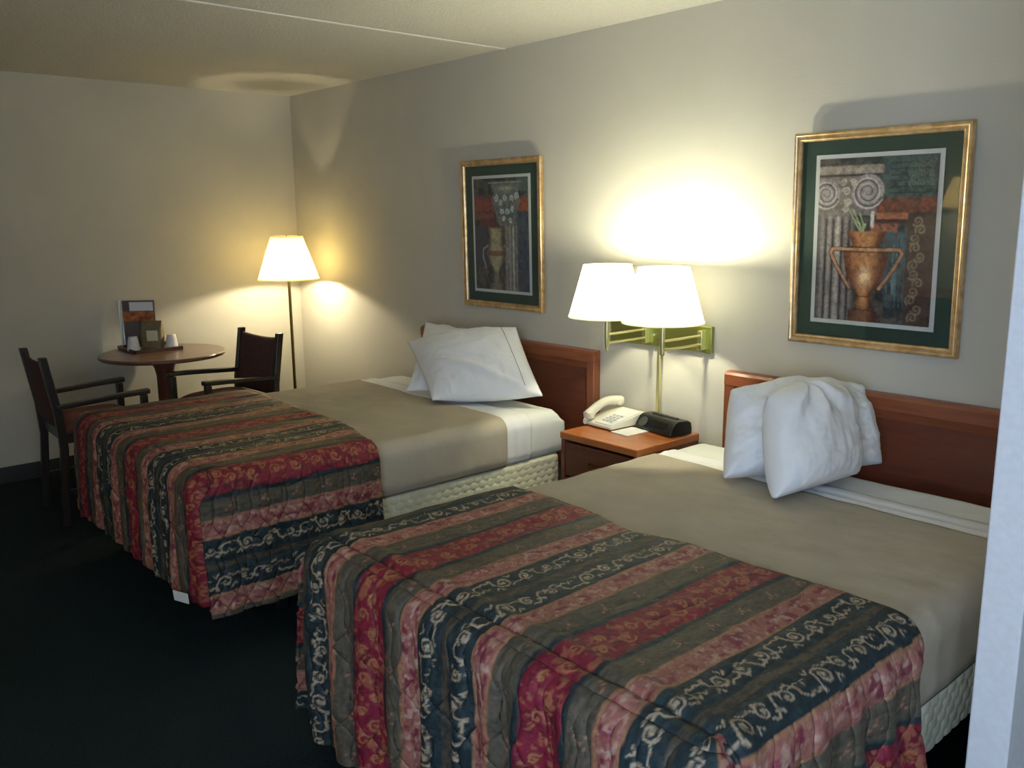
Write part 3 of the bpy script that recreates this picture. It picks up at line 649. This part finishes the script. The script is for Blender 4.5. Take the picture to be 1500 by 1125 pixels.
# ================================================================== PICTURES
def paint(kind, nu=190, nv=250, w=.45, h=.60):
    u = np.linspace(0, 1, nu); v = np.linspace(0, 1, nv); U, V = np.meshgrid(u, v, indexing='ij'); x = U*w; y = V*h
    n = fbm(U*14, V*18, 61); n2 = fbm(U*40, V*50, 62); st = fbm(U*60, V*6, 63, 3)
    col = mixc(np.zeros(U.shape+(3,))+np.array((.020,.030,.032)), (.085,.075,.06), ss(.35,.7,n))
    def put(c, k): 
        nonlocal col
        col = mixc(col, c, np.clip(k, 0, 1))
    def bandk(a, b, q, e=.01): return ss(a-e, a+e, q)*(1-ss(b-e, b+e, q))
    def curls(cells, c, wd=.004):
        for (cx, cy, r, sg) in cells: put(c, (1-ss(wd*.6, wd*1.3, dpoly(x, y, spiral(cx*w, cy*h, r, 1.+cx*9, 1.3, sg, 14))))*.8)
    if kind == 2:
        put((.05,.09,.085), bandk(.55,.98,U)*bandk(0,.25,V)*(.4+.6*ss(.4,.6,n2)))
        for yy in np.arange(.04,.26,.035): put((.015,.02,.02), bandk(.62,.95,U)*(1-ss(.002,.005,np.abs(V-yy-.01*(n-.5))))*.8)
        put((.19,.055,.03), bandk(.48,1.,U)*bandk(.245,.33,V)*(.5+.5*ss(.35,.6,n2)))
        put((.32,.12,.06), bandk(.52,.78,U)*bandk(.33,.37,V,.008)); put((.05,.02,.02), bandk(.50,.78,U)*bandk(.37,.395,V,.006))
        put((.26,.09,.05), bandk(.48,.70,U)*bandk(.395,.45,V,.012)*ss(.35,.55,n2+.1))
        put((.04,.085,.105), bandk(.60,.78,U)*bandk(.44,.90,V)*ss(.35,.65,st))
        put((.15,.20,.21), bandk(.62,.77,U)*bandk(.46,.86,V)*ss(.62,.72,st)*.6)
        put((.060,.040,.030), bandk(.78,1.,U)*bandk(.34,1.,V))
        cells = [(.86+.03*math.sin(k*2.), .38+.052*k, .020, 1 if k % 2 else -1) for k in range(12)]
        curls(cells, (.21,.15,.10))
        curls([(.80+.07*(k%3), .06+.05*(k//3), .014, 1) for k in range(9)], (.11,.13,.10), .003)
        # column shaft
        put((.10,.085,.085), bandk(-.1,.34,U)*bandk(.33,1.1,V))
        for c_, ww, br in ((.05,.02,.30), (.11,.022,.40), (.185,.028,.50), (.26,.02,.30), (.31,.012,.2)):
            k = np.exp(-((U-c_-.01*(n-.5))/ww)**2)*bandk(.35,1.1,V); put((br*.9, br*.82, br*.72), k*(.45+.4*st))
        for c_ in (.08,.145,.225,.29): put((.02,.016,.02), np.exp(-((U-c_)/.010)**2)*bandk(.37,1.1,V)*.8)
        put((.20,.17,.155), bandk(-.1,.52,U)*bandk(.30,.345,V,.008)*(.5+.5*n2))
        # capital
        put((.17,.15,.13), bandk(-.1,.50,U)*bandk(.10,.30,V)); put((.30,.26,.21), bandk(-.1,.56,U)*bandk(.045,.095,V,.006)*(.55+.6*n2)); put((.05,.04,.04), bandk(-.1,.55,U)*bandk(.098,.110,V,.004))
        for cx, cy, r in ((.07,.215,.058), (.435,.205,.064)):
            d = np.hypot(x-cx*w, y-cy*h); put((.26,.235,.225), 1-ss(r*.94, r*1.02, d)); put((.05,.04,.045), (1-ss(.0025,.006, dpoly(x, y, spiral(cx*w, cy*h, r*.86, .4, 2.4, 1, 44))))*.75)
            put((.50,.45,.42), (1-ss(.0015,.005, dpoly(x, y, spiral(cx*w, cy*h, r*.97, .5, 2.4, 1, 44))))*.55)
        curls([(.25,.20,.016,1), (.27,.26,.014,-1), (.22,.14,.014,-1), (.31,.15,.014,1), (.25,.31,.012,1)], (.40,.36,.30))
        # reeds
        for a, b in ((.30,.28), (.36,.31), (.42,.33), (.46,.40), (.36,.36)):
            put((.30,.36,.20), (1-ss(.002,.0045, dpoly(x, y, [(a*w-.02,b*h), ((a+.40)/2*w,.40*h), (.40*w,.46*h)])))*.8)
        put((.45,.40,.36), bandk(.47,.50,U,.006)*bandk(.32,.42,V))
        # urn
        cx = .44
        hw = np.interp(V, [.44,.452,.455,.515,.535,.545,.56,.60,.68,.76,.815,.835,.86,.90,.925,.93,1.], [.175,.175,.165,.115,.12,.19,.195,.19,.17,.125,.070,.055,.065,.075,.055,.125,.13])
        k = (1-ss(-.006,.006, np.abs(U-cx)-hw))*bandk(.442,1.1,V,.004)
        sh_ = (U-cx)/hw
        base_ = mixc(np.zeros(U.shape+(3,))+np.array((.30,.115,.045)), (.11,.03,.015), ss(.3,1.,np.abs(sh_+.1)))
        base_ = mixc(base_, (.48,.25,.10), np.exp(-((sh_-.05)/.45)**2)*(.35+.5*n2)); base_ = mixc(base_, (.85,.62,.36), np.exp(-((U-.44)/.05)**2-((V-.72)/.05)**2)*.9)
        base_ = mixc(base_, (.07,.03,.02), (bandk(.535,.545,V,.003)+bandk(.565,.572,V,.003)+bandk(.838,.846,V,.003)+bandk(.925,.932,V,.003))*.8)
        base_ = mixc(base_, (.05,.02,.015), ss(.86,.95,V)*.65)
        put(base_, k)
        for s_ in (-1, 1):
            P_ = [((cx+s_*.19)*w,.550*h), ((cx+s_*.29)*w,.552*h), ((cx+s_*.31)*w,.575*h), ((cx+s_*.25)*w,.66*h), ((cx+s_*.13)*w,.79*h)]
            d = dpoly(x, y, P_); put((.05,.025,.02), (1-ss(.007,.011,d))*.8); put((.34,.17,.09), 1-ss(.0045,.007,d))
        put((.45,.27,.15), bandk(.24,.66,U,.008)*bandk(.545,.56,V,.004)*.8)
    else:
        put((.055,.07,.10), bandk(.75,1.,U)*bandk(.3,1.,V)*(.4+.6*ss(.4,.6,st))); put((.045,.045,.065), bandk(0,.25,U)*bandk(.42,.8,V))
        put((.20,.05,.035), bandk(-.1,.38,U)*bandk(.15,.30,V)*(.5+.5*ss(.35,.6,n2))); put((.16,.06,.04), bandk(.02,.40,U)*bandk(.31,.36,V)); put((.14,.03,.03), bandk(.10,.42,U)*bandk(.355,.42,V)*(.6+.4*n2))
        put((.26,.07,.03), bandk(.80,1.,U)*bandk(.18,.29,V)*(.5+.5*n2)); put((.07,.12,.09), bandk(.8,1.1,U)*bandk(0,.12,V)*(.5+.5*n2))
        put((.12,.11,.095), bandk(.56,.80,U)*bandk(.38,1.1,V))
        for c_, ww, br in ((.60,.02,.26), (.66,.02,.30), (.725,.016,.55), (.78,.014,.22)): put((br*.9, br*.85, br*.8), np.exp(-((U-c_)/ww)**2)*bandk(.42,1.1,V)*(.45+.45*st))
        hw = np.interp(V, [.02,.035,.08,.13,.20,.30,.40,.43], [.27,.30,.24,.22,.26,.20,.15,.12]); k = (1-ss(-.01,.01, np.abs(U-.60)-hw))*bandk(.03,.42,V,.006)
        put((.13,.145,.13), k*(.6+.4*n2)); put((.32,.33,.22), np.exp(-((U-.60)/.12)**2-((V-.09)/.018)**2)); put((.25,.22,.15), bandk(.28,.88,U)*bandk(.035,.045,V,.004))
        curls([(.42,.18,.020,1), (.50,.22,.016,-1), (.58,.17,.018,1), (.70,.18,.018,-1), (.80,.16,.020,1), (.52,.29,.016,1), (.62,.30,.018,-1), (.72,.27,.015,1), (.56,.36,.014,-1), (.68,.37,.014,1)], (.42,.46,.46))
        cx = .40
        hw = np.interp(V, [.43,.44,.47,.58,.64,.69,.70,.76,.80,.84,.90,.94,.945,1.], [.13,.15,.13,.13,.17,.19,.16,.13,.08,.05,.06,.07,.13,.13]); k = (1-ss(-.008,.008, np.abs(U-cx)-hw))*bandk(.43,1.1,V,.004)
        sh_ = (U-cx)/hw; base_ = mixc(np.zeros(U.shape+(3,))+np.array((.30,.27,.16)), (.09,.07,.05), ss(.4,1.,np.abs(sh_))); base_ = mixc(base_, (.16,.05,.035), bandk(.645,.69,V,.006)*.8)
        base_ = mixc(base_, (.20,.06,.04), bandk(.43,.445,V,.004)); base_ = mixc(base_, (.07,.06,.06), ss(.80,.86,V)*.55); put(base_, k)
        for s_ in (-1, 1):
            put((.26,.22,.20), 1-ss(.004,.007, dpoly(x, y, [((cx+s_*.15)*w,.60*h), ((cx+s_*.24)*w,.63*h), ((cx+s_*.25)*w,.70*h), ((cx+s_*.20)*w,.80*h)])))
    col = col*1.45*(.72+.56*n2[...,None])*(.7+.6*fbm(U*85+V*20, V*110, 91, 2))[...,None]*(1-.25*ss(.52,.66,fbm(U*22, V*30, 95, 4)))[...,None]
    return np.stack([x-w/2, 0*x, h/2-y], -1), col
def picture(cx, kind, label, tilt):
    W, Hh = .655, .80
    t = thing('picture', (cx, -.008, 1.087), label, 'picture'); t.rotation_euler = (tilt,0,0)
    prof = [(0,0),(0,.016),(.004,.022),(.010,.0235),(.016,.019),(.020,.0185),(.026,.020),(.031,.016),(.034,.008),(.034,0)]   # inward, outward
    bm = nb()
    cor = [(-W/2,0,1,1), (W/2,0,-1,1), (W/2,Hh,-1,-1), (-W/2,Hh,1,-1)]
    rings = [[bm.verts.new((x+sx*a, -b, z+sz*a)) for a, b in prof] for x, z, sx, sz in cor]
    for i in range(4):
        A, B = rings[i], rings[(i+1)%4]
        for k in range(len(prof)): k2 = (k+1) % len(prof); bm.faces.new([A[k], A[k2], B[k2], B[k]])
    obj('frame', bm, 'gold', t)
    bm = nb(); bx(bm, -W/2+.03, W/2-.03, -.006, 0, .03, Hh-.03); obj('mat_board', bm, 'green_mat', t)
    iw, ih = .475, .630
    bm = nb(); bx(bm, -iw/2, iw/2, -.0078, -.006, Hh/2-ih/2, Hh/2+ih/2); obj('inner_mat', bm, 'white_mat', t)
    P, col = paint(kind, w=iw-.032, h=ih-.032); P[..., 1] = -.0092; P[..., 2] += Hh/2
    o = grid_mesh('print', P, 'art', t, col)
    bm = nb(); bx(bm, -W/2+.03, W/2-.03, -.0125, -.0115, .03, Hh-.03); obj('glass', bm, 'glass', t)
    return t
picture(2.327, 1, 'gilt framed print of a pale urn and leafy column, over the far bed', math.radians(1.0))
picture(4.408, 2, 'gilt framed print of an orange two handled urn, over the near bed', math.radians(1.6))

# ================================================================== TABLE AND CHAIRS
tx, ty = .43, -1.20
tb = thing('round_table', (tx,ty,0), 'round brown pedestal table in the corner between two armchairs', 'table')
bm = nb(); lathe(bm, [(0,.742),(.366,.742),(.376,.750),(.376,.760),(.370,.767),(0,.767)], n=72); obj('tabletop', bm, 'walnut', tb)
bm = nb(); lathe(bm, [(0,.742),(.085,.742),(.083,.72),(.060,.67),(.050,.62),(.050,.12),(.058,.08),(0,.08)], n=28); obj('pedestal', bm, 'redpost', tb)
for k in range(4):
    a = k*PI/2+PI/4; bm = nb(); tube(bm, [(.04*math.cos(a),.04*math.sin(a),.09),(.20*math.cos(a),.20*math.sin(a),.06),(.31*math.cos(a),.31*math.sin(a),.022)], [.034,.028,.021], 12); obj('foot', bm, 'redpost', tb)

def make_chair(loc, rz, label):
    t = thing('armchair', loc, label, 'chair', rz=rz, group='armchairs at the round table')
    # faces +y locally; width along x
    hw = .226
    for s in (-1, 1):
        bm = nb()       # rear leg and back post in one raked bar
        pts = [(-.235,.0),(-.205,.42),(-.215,.60),(-.262,.905)]
        for (y0,z0),(y1,z1) in zip(pts, pts[1:]):
            vs = [bm.verts.new((s*hw+dx, y+dy, z)) for (y,z) in ((y0,z0),(y1,z1)) for dx,dy in ((-.017,-.02),(.017,-.02),(.017,.02),(-.017,.02))]
            for f in ((0,1,5,4),(1,2,6,5),(2,3,7,6),(3,0,4,7),(3,2,1,0),(4,5,6,7)): bm.faces.new([vs[i] for i in f])
        bmesh.ops.remove_doubles(bm, verts=bm.verts, dist=1e-4)
        obj('leg', bm, 'ebony', t, bevel=.004)
        bm = nb(); box(bm, (s*hw,.215,.325), (.036,.036,.65), taper=.85); obj('leg', bm, 'ebony', t, bevel=.004)
        bm = nb()
        ap = [(-.225,.640),(-.10,.648),(.10,.662),(.245,.668)]
        for (y0,z0),(y1,z1) in zip(ap, ap[1:]):
            vs = [bm.verts.new((s*(hw+.004)+dx, y, z+dz)) for (y,z) in ((y0,z0),(y1,z1)) for dx,dz in ((-.024,-.013),(.024,-.013),(.024,.013),(-.024,.013))]
            for f in ((0,1,5,4),(1,2,6,5),(2,3,7,6),(3,0,4,7),(3,2,1,0),(4,5,6,7)): bm.faces.new([vs[i] for i in f])
        bmesh.ops.remove_doubles(bm, verts=bm.verts, dist=1e-4)
        obj('armrest', bm, 'ebony', t, bevel=.006)
    bm = nb()
    for y in (-.19,.20): bx(bm, -hw+.015, hw-.015, y-.012, y+.012, .445, .50)
    for s in (-1,1): bx(bm, s*(hw-.004)-.011, s*(hw-.004)+.011, -.19, .20, .445, .50)
    obj('seat_frame', bm, 'ebony', t, bevel=.003)
    u = np.linspace(-1,1,26); U, V = np.meshgrid(u, u, indexing='ij')
    prof = (np.clip(1-np.abs(U)**4,0,1)**.5)*(np.clip(1-np.abs(V)**4,0,1)**.5)
    top = np.stack([U*(hw-.022), V*.205+.005, .505+.055*prof], -1)
    bm = nb(); vs = [[bm.verts.new(top[i,j]) for j in range(26)] for i in range(26)]
    for i in range(25):
        for j in range(25): bm.faces.new([vs[i][j], vs[i+1][j], vs[i+1][j+1], vs[i][j+1]])
    bx(bm, -hw+.025, hw-.025, -.195, .205, .485, .51); obj('seat', bm, 'uphol', t)
    # padded back, slung between the posts
    u = np.linspace(-1,1,22); v = np.linspace(0,1,18); U, V = np.meshgrid(u, v, indexing='ij')
    z = .53+.35*V - .012*(1-U**2)*V**6; y = np.interp(z, [.42,.60,.905], [-.205,-.215,-.262])
    pf = (np.clip(1-np.abs(U)**6,0,1)**.5)*(np.clip(1-np.abs(2*V-1)**6,0,1)**.5)
    F = np.stack([U*(hw-.012), y+.008+.018*pf-.012*(1-U**2), z], -1); Bk = np.stack([U*(hw-.012), y-.008-.012*pf-.012*(1-U**2), z], -1)
    idf = np.arange(F.shape[0]*F.shape[1]).reshape(F.shape[:2]); idb = idf+idf.size
    q = lambda i: np.stack([i[:-1,:-1], i[1:,:-1], i[1:,1:], i[:-1,1:]], -1).reshape(-1,4)
    per = lambda i: np.concatenate([i[:,0], i[-1,1:], i[::-1,-1][1:], i[0,::-1][1:-1]])
    a, b = per(idf), per(idb); qs = np.stack([a, np.roll(a,-1), np.roll(b,-1), b], -1)
    raw_mesh('backrest', np.vstack([F.reshape(-1,3), Bk.reshape(-1,3)]), np.vstack([q(idf)[:, ::-1], q(idb), qs]), 'uphol_d', t)
    bm = nb()
    for s in (-1,1): bx(bm, s*hw-.010, s*hw+.010, -.2, .2, .17, .195)
    bx(bm, -hw, hw, -.01, .01, .17, .195); obj('stretcher', bm, 'ebony', t)
    return t
ch = make_chair((.885,-1.775,0), math.radians(-2), 'dark wooden armchair at the left of the table with its back to the viewer')
def copy_tree(o, parent=None):
    c = o.copy(); C.objects.link(c); c.parent = parent
    for k in list(o.children): copy_tree(k, c)
    return c
c2 = copy_tree(ch); c2.location = (.90,-1.02,0); c2.rotation_euler = (0,0,math.radians(184)); c2['label'] = 'dark wooden armchair with maroon seat between the table and the floor lamp'

# tray and what stands on it
tr = thing('tray', (.235,-1.21,.767), 'dark square serving tray on the round table under the cups and card', 'tray')
bm = nb(); bx(bm, -.155,.155,-.145,.145,0,.006); obj('tray_base', bm, 'tray_in', tr)
bm = nb()
for s in (-1,1): bx(bm, s*.155-.006, s*.155+.006, -.151,.151,0,.020); bx(bm, -.161,.161, s*.145-.006, s*.145+.006, 0,.020)
obj('tray_rim', bm, 'tray_rim', tr, bevel=.002)
def facing(x, y): return math.atan2(y+3.16, x-5.96)+PI/2      # turn a local -y face towards the room's near side
# card holder
cd = thing('card_holder', (.125,-1.225,.7740), 'tall clear acrylic card holder with a food picture card on the tray', 'card holder', rz=math.radians(52))
bm = nb(); bx(bm, -.105,.105,-.004,-.0025,.003,.30); bx(bm, -.105,.105,.0025,.004,.003,.30); bx(bm, -.105,.105,-.03,.03,0,.003); obj('acrylic_stand', bm, 'acrylic', cd)
bm = nb(); bx(bm, -.114,-.105,-.035,.010,0,.305); obj('acrylic_edge', bm, 'blueglass', cd, bevel=.002)
bm = nb(); bx(bm, -.10,.10,-.0015,.0015,.004,.297); cc = obj('card', bm, 'card_dark', cd)
bm = nb(); bx(bm, -.055,.094,-.0055,-.0045,.232,.288); obj('card_header', bm, 'card_head', cc)
bm = nb(); bx(bm, -.095,.094,-.0055,-.0045,.165,.228); obj('card_photo', bm, 'card_food', cc)
# coffee bag
bm = nb()
u = np.linspace(0,1,14); 
for (z, hx_, hy_) in ((0,.060,.040),(.03,.066,.042),(.12,.066,.036),(.165,.064,.016),(.185,.064,.004)):
    pass
cb = thing('coffee_bag', (.285,-1.205,.7735), 'brown packet with a pale square label on the tray between the cups', 'packet', rz=math.radians(50))
lv = [(0,.058,.036),(.02,.064,.040),(.11,.066,.034),(.155,.064,.015),(.180,.064,.003)]
rings = []
for z, a, b in lv: rings.append([bm.verts.new((a*math.copysign(abs(math.cos(k*PI/12))**.35, math.cos(k*PI/12)), b*math.copysign(abs(math.sin(k*PI/12))**.35, math.sin(k*PI/12)), z)) for k in range(24)])
for A, B in zip(rings, rings[1:]):
    for k in range(24): bm.faces.new([A[k], A[(k+1)%24], B[(k+1)%24], B[k]])
bm.faces.new(rings[0][::-1]); bm.faces.new(rings[-1]); obj('bag', bm, 'kraft', cb)
bm = nb(); box(bm, (.012,-.041,.088), (.068,.003,.066), Matrix.Rotation(.055, 3, 'X')); obj('bag_label', bm, 'label', cb)
def cup(loc, label):
    t = thing('cup', loc, label, 'cup', group='wrapped cups on the tray')
    bm = nb(); lathe(bm, [(0,.0),(.038,.0),(.041,.003),(.039,.012),(.028,.082),(.026,.088),(0,.088)], n=28); obj('cup_body', bm, 'cup', t)
    return t
cup((.275,-1.325,.7735), 'white wrapped cup at the left of the packet on the tray'); cup((.330,-1.105,.7735), 'white wrapped cup at the right of the packet on the tray')

# ================================================================== across the room (seen in the picture glass)
ds_ = thing('dresser', (3.15,-3.93,0), 'cherry wood dresser across the room from the beds', 'dresser')
bm = nb(); bx(bm, -.62,.62,-.25,.25,.70,.74); obj('top', bm, 'cherry', ds_, bevel=.005)
bm = nb(); bx(bm, -.60,.60,-.25,.23,.04,.70); obj('body', bm, 'cherry_d', ds_, bevel=.003)
for sx in (-1,1):
    for k in range(3):
        bm = nb(); bx(bm, sx*.295-.28, sx*.295+.28, .228,.246,.08+.205*k,.27+.205*k); d_ = obj('drawer', bm, 'cherry_d', ds_, bevel=.004)
        bm = nb(); tube(bm, [(sx*.295-.05,.244,.175+.205*k),(sx*.295-.045,.262,.175+.205*k),(sx*.295+.045,.262,.175+.205*k),(sx*.295+.05,.244,.175+.205*k)], .005, 8); obj('handle', bm, 'brass_dk', d_)
dl = thing('table_lamp', (3.20,-3.92,.74), 'brass table lamp with cream shade on the dresser, reflected in the picture glass', 'lamp')
bm = nb(); lathe(bm, [(0,0),(.08,0),(.08,.012),(.03,.03),(.016,.06),(.03,.12),(.055,.20),(.045,.30),(.018,.37),(.012,.42),(.012,.66),(0,.66)]); obj('base', bm, 'brass_dk', dl)
s_ = frustum_shade('shade', 'shade_warm', dl, .11, .19, .225, .66); spider(s_, .108, .87, (0,0))
bulb(dl, (0,0), .76, 20, WARM, dz=-.03)

# ================================================================== LIGHT
wd = bpy.data.worlds.new('sky'); SC.world = wd; wd.use_nodes = True
bg = wd.node_tree.nodes['Background']; bg.inputs[0].default_value = (.66,.79,1.0,1); bg.inputs[1].default_value = 10.5
L = bpy.data.lights.new('window_portal', 'AREA'); L.shape = 'RECTANGLE'; L.size = WX1-WX0; L.size_y = WZ1-WZ0; L.cycles.is_portal = True
o = bpy.data.objects.new('window_portal', L); C.objects.link(o); o.location = ((WX0+WX1)/2, RY-.13, (WZ0+WZ1)/2); o.rotation_euler = (PI/2,0,0)
L = bpy.data.lights.new('window_portal', 'AREA'); L.shape = 'RECTANGLE'; L.size = 1.4; L.size_y = VY1-VY0; L.cycles.is_portal = True
o = bpy.data.objects.new('window_portal', L); C.objects.link(o); o.location = (RX+.13, (VY0+VY1)/2, 1.45); o.rotation_euler = (0,PI/2,0)

# ================================================================== CAMERA
cam = bpy.data.cameras.new('camera'); co = bpy.data.objects.new('camera', cam); C.objects.link(co)
fw = Vector((-0.73619303,0.64957207,-0.18993672)); rt = Vector((0.66296266,0.74859222,-0.00949732)); up = Vector((-0.13601595,0.13291281,0.9817504))
m4 = Matrix.Identity(4)
for i in range(3): m4[i][0] = rt[i]; m4[i][1] = up[i]; m4[i][2] = -fw[i]
m4[0][3], m4[1][3], m4[2][3] = 5.96386762, -3.16474026, 1.59502043
co.matrix_world = m4
cam.sensor_width = 36; cam.lens = 1285.337/1500*36; cam.clip_start = .05
SC.camera = co
SC.view_settings.view_transform = 'Standard'; SC.view_settings.look = 'None'; SC.view_settings.gamma = 1; SC.view_settings.use_curve_mapping = False
SC.view_settings.exposure = 0.3
